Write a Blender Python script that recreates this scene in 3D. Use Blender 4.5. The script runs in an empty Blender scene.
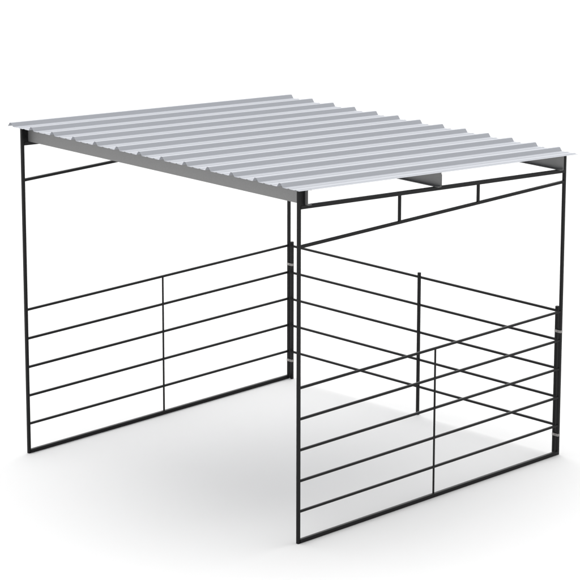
import bpy, bmesh, math, random
from mathutils import Vector, Matrix
random.seed(4)
S = bpy.context.scene
C = S.collection

# ------------------------------------------------------------------ camera
CAM = dict(x=21.4043, y=-18.0772, z=9.135, yaw=0.7791, pitch=-0.2624, roll=0.0013, f=3021.43)
cd = bpy.data.cameras.new('camera')
cam = bpy.data.objects.new('camera', cd); C.objects.link(cam)
yw, pt, rl = CAM['yaw'], CAM['pitch'], CAM['roll']
fw = Vector((-math.sin(yw)*math.cos(pt), math.cos(yw)*math.cos(pt), math.sin(pt)))
rt = Vector((math.cos(yw), math.sin(yw), 0)); up = rt.cross(fw)
rt, up = rt*math.cos(rl)+up*math.sin(rl), up*math.cos(rl)-rt*math.sin(rl)
M = Matrix((rt, up, -fw)).transposed().to_4x4(); M.translation = (CAM['x'], CAM['y'], CAM['z'])
cam.matrix_world = M
cd.sensor_width = 36; cd.lens = 36*CAM['f']/580
cd.clip_start = .5; cd.clip_end = 5000
S.camera = cam

# ------------------------------------------------------------------ studio light
w = bpy.data.worlds.new('World'); S.world = w; w.use_nodes = True
nt = w.node_tree; N = nt.nodes; L = nt.links; bg = N['Background']
# a soft studio dome: bright towards the rear left, dimmer on the right-hand side
tc = N.new('ShaderNodeTexCoord')
def dot(v):
    d = N.new('ShaderNodeVectorMath'); d.operation = 'DOT_PRODUCT'
    L.new(tc.outputs['Generated'], d.inputs[0]); d.inputs[1].default_value = v
    return d.outputs['Value']
def ramp(val, a, b, o0, o1):
    m = N.new('ShaderNodeMapRange'); m.interpolation_type = 'SMOOTHSTEP'
    L.new(val, m.inputs['Value'])
    for k, x in zip(('From Min', 'From Max', 'To Min', 'To Max'), (a, b, o0, o1)): m.inputs[k].default_value = x
    return m.outputs['Result']
side = ramp(dot((-.80, .30, 0)), -.8, .8, 0.25, 1.86)
rear = ramp(dot((0, 1, 0)), -.8, .8, 0.0, 0.20)
ad = N.new('ShaderNodeMath'); ad.operation = 'ADD'
L.new(side, ad.inputs[0]); L.new(rear, ad.inputs[1]); L.new(ad.outputs[0], bg.inputs['Strength'])
bg.inputs['Color'].default_value = (1, 1, 1, 1)

sl = bpy.data.lights.new('key_light', 'SUN'); sl.energy = 1.17; sl.angle = math.radians(60); sl.color = (1, .995, .985)
so = bpy.data.objects.new('key_light', sl); C.objects.link(so)
so.rotation_euler = Vector((.15, -.26, -1)).to_track_quat('-Z', 'Y').to_euler()
S.view_settings.view_transform = 'Standard'; S.view_settings.look = 'None'
S.view_settings.exposure = 0; S.view_settings.gamma = 1

# ------------------------------------------------------------------ materials
def mat(name, col, rough, metal, var=.1, scale=8, bump=0, bscale=200, rvar=.06, voro=False):
    m = bpy.data.materials.new(name); m.use_nodes = True
    n = m.node_tree.nodes; l = m.node_tree.links; b = n['Principled BSDF']
    t = n.new('ShaderNodeTexCoord')
    if voro:
        x = n.new('ShaderNodeTexVoronoi'); x.inputs['Scale'].default_value = scale; fac = x.outputs['Color']
        bw = n.new('ShaderNodeRGBToBW'); l.new(fac, bw.inputs[0]); fac = bw.outputs[0]
    else:
        x = n.new('ShaderNodeTexNoise'); x.inputs['Scale'].default_value = scale; x.inputs['Detail'].default_value = 5
        fac = x.outputs['Fac']
    l.new(t.outputs['Object'], x.inputs['Vector'])
    mx = n.new('ShaderNodeMix'); mx.data_type = 'RGBA'; l.new(fac, mx.inputs['Factor'])
    mx.inputs['A'].default_value = tuple(c*(1-var) for c in col)+(1,)
    mx.inputs['B'].default_value = tuple(min(1, c*(1+var)) for c in col)+(1,)
    l.new(mx.outputs['Result'], b.inputs['Base Color'])
    r = n.new('ShaderNodeMapRange'); l.new(fac, r.inputs['Value'])
    r.inputs['To Min'].default_value = rough-rvar; r.inputs['To Max'].default_value = rough+rvar
    l.new(r.outputs['Result'], b.inputs['Roughness'])
    b.inputs['Metallic'].default_value = metal
    if bump:
        x2 = n.new('ShaderNodeTexNoise'); x2.inputs['Scale'].default_value = bscale
        l.new(t.outputs['Object'], x2.inputs['Vector'])
        bp = n.new('ShaderNodeBump'); bp.inputs['Strength'].default_value = bump; bp.inputs['Distance'].default_value = .002
        l.new(x2.outputs['Fac'], bp.inputs['Height']); l.new(bp.outputs['Normal'], b.inputs['Normal'])
    return m
BLACK = mat('black_powder_coat', (.0095, .0095, .010), .40, 0, .12, 30, .15, 400)
BLACK.node_tree.nodes['Principled BSDF'].inputs['Specular IOR Level'].default_value = .15
SHEET = mat('galvalume_sheet', (.415, .43, .465), .62, .18, .03, 3, .05, 60)
GALV = mat('galvanised_steel', (.225, .225, .225), .5, .22, .05, 90, .05, 120, voro=True)
ZINC = mat('zinc_clamp', (.30, .288, .28), .4, .4, .06, 60)
GROUND = mat('white_ground', (.80, .80, .80), .9, 0, .004, .6, rvar=.02)
GROUND.node_tree.nodes['Principled BSDF'].inputs['Specular IOR Level'].default_value = .1

# ------------------------------------------------------------------ helpers
def bar(bm, a, b, w, h=None, upv=(0, 0, 1), bev=.0025):
    """Square / rectangular tube from a to b, w wide sideways and h along upv, with softened edges."""
    h = h or w
    a = Vector(a); b = Vector(b); d = (b-a).normalized()
    s = d.cross(Vector(upv))
    if s.length < 1e-4: s = d.cross(Vector((1, 0, 0)))
    s.normalize(); u = s.cross(d).normalized()
    bev = min(bev, w*.2, h*.2)
    sec = []
    for sx, sy in ((1, 1), (-1, 1), (-1, -1), (1, -1)):
        cx, cy = sx*(w/2-bev), sy*(h/2-bev); a0 = math.atan2(sy, sx)
        for k in (-1, 0, 1):
            t = a0 + k*math.pi/4
            sec.append((cx+bev*math.cos(t), cy+bev*math.sin(t)))
    r0 = [bm.verts.new(a+s*x+u*y) for x, y in sec]; r1 = [bm.verts.new(b+s*x+u*y) for x, y in sec]
    n = len(sec)
    for i in range(n): bm.faces.new((r0[i], r0[(i+1) % n], r1[(i+1) % n], r1[i]))
    bm.faces.new(r0[::-1]); bm.faces.new(r1)
def sweep(bm, prof, a, b, closed=True):
    """Extrude a closed list of (dx,dy,dz) offsets from a to b."""
    a = Vector(a); b = Vector(b)
    r0 = [bm.verts.new(a+Vector(p)) for p in prof]; r1 = [bm.verts.new(b+Vector(p)) for p in prof]
    n = len(prof)
    for i in range(n): bm.faces.new((r0[i], r0[(i+1) % n], r1[(i+1) % n], r1[i]))
    return r0, r1
def obj(name, bm, m, parent=None, **props):
    bmesh.ops.recalc_face_normals(bm, faces=bm.faces)
    me = bpy.data.meshes.new(name); bm.to_mesh(me); bm.free(); me.materials.append(m)
    o = bpy.data.objects.new(name, me); C.objects.link(o)
    if parent: o.parent = parent
    for k, v in props.items(): o[k] = v
    return o
def union(name, bars, m, parent):
    # weld several tubes into one continuous mesh
    obs = []
    for args, kw in bars:
        bm = bmesh.new(); bar(bm, *args, **kw); obs.append(obj(name, bm, m))
    o = obs[0]
    for k in obs[1:]:
        md = o.modifiers.new('weld', 'BOOLEAN'); md.operation = 'UNION'; md.solver = 'EXACT'; md.object = k
    bpy.context.view_layer.update()
    me = bpy.data.meshes.new_from_object(o.evaluated_get(bpy.context.evaluated_depsgraph_get()))
    o.modifiers.clear(); o.data = me
    for k in obs[1:]: bpy.data.objects.remove(k, do_unlink=True)
    o.name = name; o.parent = parent
    return o
def one(name, m, parent, *args, **kw):
    bm = bmesh.new(); bar(bm, *args, **kw); return obj(name, bm, m, parent)

# ------------------------------------------------------------------ ground
bm = bmesh.new()
q = [bm.verts.new(p) for p in ((-1500, -1500, 0), (1500, -1500, 0), (1500, 1500, 0), (-1500, 1500, 0))]
bm.faces.new(q)
g = obj('ground', bm, GROUND); g['kind'] = 'structure'

# ------------------------------------------------------------------ shelter
W, D = 3.66, 3.5815
SL = -.0695                               # slope of the chords and roof, falling to the rear
CH0 = 3.068                               # centre of the sloped chord at the front post
RAILS = (1.4388, 1.1524, .8667, .5805, .2967)
PW, BW, CW, LW, RW = .0278, .037, .034, .0265, .0226
R0Y, R0Z = -.05, 3.2270                   # front edge of the sheet, top of its pans
def roofz(y): return R0Z + SL*(y-R0Y)
def chz(y): return CH0 + SL*y

root = bpy.data.objects.new('livestock_shelter', None); C.objects.link(root)
root['label'] = 'open black tube frame livestock shelter with corrugated silver sheet roof standing on white ground'
root['category'] = 'shelter'

def side_frame(X, lab):
    h = PW/2
    fr = union('side_frame', [
        (((X, 0, 0), (X, 0, roofz(0)-.009), PW), dict(upv=(0, 1, 0))),
        (((X, D, 0), (X, D, roofz(D)-.009), PW), dict(upv=(0, 1, 0))),
        (((X, h-.004, BW/2+.0008), (X, D-h+.004, BW/2+.0008), BW), dict(bev=.008)),
        (((X, h-.003, chz(h)), (X, D-h+.003, chz(D-h)), CW), {})], BLACK, root)
    fr['label'] = lab
    for z in RAILS: one('rail', BLACK, fr, (X, h-.003, z), (X, D-h+.003, z), RW, bev=.006)
    one('lower_chord', BLACK, fr, (X, h-.003, 2.714), (X, D-h+.003, 2.714), LW)
    for y in (1.2825, 2.3472):
        one('truss_strut', BLACK, fr, (X, y, 2.714+LW/2-.003), (X, y, chz(y)-CW/2+.003), .0232, upv=(0, 1, 0))
    one('upright_bar', BLACK, fr, (X, 1.789, BW-.002), (X, 1.789, RAILS[0]), .0150, upv=(0, 1, 0), bev=.003)
    # welded clip plates that carry the front and rear roof purlins
    for ya, yb in ((h-.002, .0625), (D-.0625, D-h+.002)):
        bm = bmesh.new(); ym = (ya+yb)/2
        bar(bm, (X, ym, chz(ym)+CW/2-.004), (X, ym, roofz(yb)-.012), .0235, yb-ya, upv=(0, 1, 0), bev=.0015)
        obj('clip_plate', bm, BLACK, fr)
    ym = 1.815
    bm = bmesh.new(); bar(bm, (X, ym, chz(ym)+CW/2-.004), (X, ym, roofz(ym)-.03), .0235, .038, upv=(0, 1, 0), bev=.0015)
    obj('clip_plate', bm, BLACK, fr)
    return fr
side_frame(0, 'left side frame of black square tubing')
side_frame(W, 'right side frame of black square tubing, nearest')

# rear panel clamped between the rear posts
PX = .046; PT = 1.4843
pn = union('rear_panel', [
    (((PX, D, 0), (PX, D, PT), .0275), dict(upv=(0, 1, 0))),
    (((W-PX, D, 0), (W-PX, D, PT), .0275), dict(upv=(0, 1, 0))),
    (((PX+.01, D, RAILS[0]), (W-PX-.01, D, RAILS[0]), RW), dict(bev=.006))], BLACK, root)
pn['label'] = 'rear panel of black rails clamped between the back posts'
one('middle_post', BLACK, pn, (W/2, D, 0), (W/2, D, 1.4843), .0265, upv=(0, 1, 0))
for z in RAILS[1:]:
    one('rail', BLACK, pn, (PX+.01, D, z), (W-PX-.01, D, z), RW, bev=.006)
def clamp(x0, x1, z):
    # a flat steel strap bent round both posts, with its bolt
    bm = bmesh.new(); hw = .0165; t = .003; hz = .0125; r = .006
    out, inn = [], []
    for sx, sy in ((1, 1), (-1, 1), (-1, -1), (1, -1)):
        cx = (x1 if sx > 0 else x0)-sx*r; cy = D+sy*(hw-r); a0 = math.atan2(sy, sx)
        ang = [a0-math.pi/4, a0, a0+math.pi/4]
        for a in ang:
            out.append((cx+r*math.cos(a), cy+r*math.sin(a))); inn.append((cx+(r-t)*math.cos(a), cy+(r-t)*math.sin(a)))
    n = len(out)
    V = [[bm.verts.new((x, y, zz)) for x, y in pts] for pts in (out, inn) for zz in (z-hz, z+hz)]
    for i in range(n):
        j = (i+1) % n
        for a, b in ((0, 1), (3, 2), (1, 3), (2, 0)): bm.faces.new((V[a][i], V[a][j], V[b][j], V[b][i]))
    c = obj('clamp', bm, ZINC, pn)
    bm = bmesh.new(); xm = (x0+x1)/2
    bmesh.ops.create_cone(bm, cap_ends=True, segments=6, radius1=.0055, radius2=.0055, depth=.0055,
        matrix=Matrix.Translation((xm, D-hw-.0022, z)) @ Matrix.Rotation(math.pi/2, 4, 'X'))
    obj('bolt', bm, ZINC, pn)
for z in (1.240, .2005):
    clamp(-.0165, PX+.0165, z); clamp(W-PX-.0165, W+.0165, z)

# purlins: cold formed galvanised channels lying on the sloped chords
def purlin(y, d, lab, x0=-.044, x1=W+.044, fl=.05, t=.004):
    yb = y; zb = chz(y)+CW/2+.0012; zt = roofz(y)-.0021
    bt = chz(y+d*fl)+CW/2+.0012; tt = roofz(y+d*fl)-.0021
    s = d
    prof = [(0, 0, zb), (0, s*fl, bt), (0, s*fl, bt+t), (0, s*t, zb+t), (0, s*t, zt-t), (0, s*fl, tt-t), (0, s*fl, tt), (0, 0, zt)]
    bm = bmesh.new(); r0, r1 = sweep(bm, prof, (x0, yb, 0), (x1, yb, 0))
    for r in (r0, r1):
        for f in ((0, 1, 2, 3), (0, 3, 4, 7), (4, 5, 6, 7)): bm.faces.new([r[i] for i in f])
    o = obj('purlin', bm, GALV, root); o['label'] = lab
    return o
purlin(.065, 1, 'galvanised channel purlin under the front eave')
purlin(1.790, -1, 'galvanised channel purlin under the middle of the roof')
purlin(D-.0665, -1, 'galvanised channel purlin under the rear eave')

# ribbed roof sheet
RX0, RP, NR = -.108, .2987, 13
RH, RB, RT_ = .034, .036, .0105          # rib height, half base, half top
X1 = 3.712; R1Y = 3.718
prof = [(RX0-RB-.004, -.003), (RX0-RB, 0), (RX0-RT_, RH), (RX0+RT_, RH), (RX0+RB, 0)]
def minor(c): return [(c-.015, 0), (c-.008, .0042), (c+.008, .0042), (c+.015, 0)]
for i in range(1, NR):
    x = RX0+RP*i
    prof += minor(x-RP*.645)+minor(x-RP*.355)
    prof += [(x-RB, 0), (x-RT_, RH), (x+RT_, RH), (x+RB, 0)]
x = RX0+RP*(NR-1); prof += minor(x+RP*.355)+minor(x+RP*.645)+[(X1, 0)]
bm = bmesh.new(); T = .0016
rows = []
for y in (R0Y, R1Y):
    z = roofz(y)
    top = [bm.verts.new((px, y, z+pz)) for px, pz in prof]; bot = [bm.verts.new((px, y, z+pz-T)) for px, pz in prof]
    rows.append((top, bot))
(t0, b0), (t1, b1) = rows
for i in range(len(prof)-1):
    bm.faces.new((t0[i], t0[i+1], t1[i+1], t1[i])); bm.faces.new((b0[i], b0[i+1], b1[i+1], b1[i]))
    bm.faces.new((t0[i], t0[i+1], b0[i+1], b0[i])); bm.faces.new((t1[i], t1[i+1], b1[i+1], b1[i]))
for i in (0, -1): bm.faces.new((t0[i], t1[i], b1[i], b0[i]))
obj('roof_sheet', bm, SHEET, root)
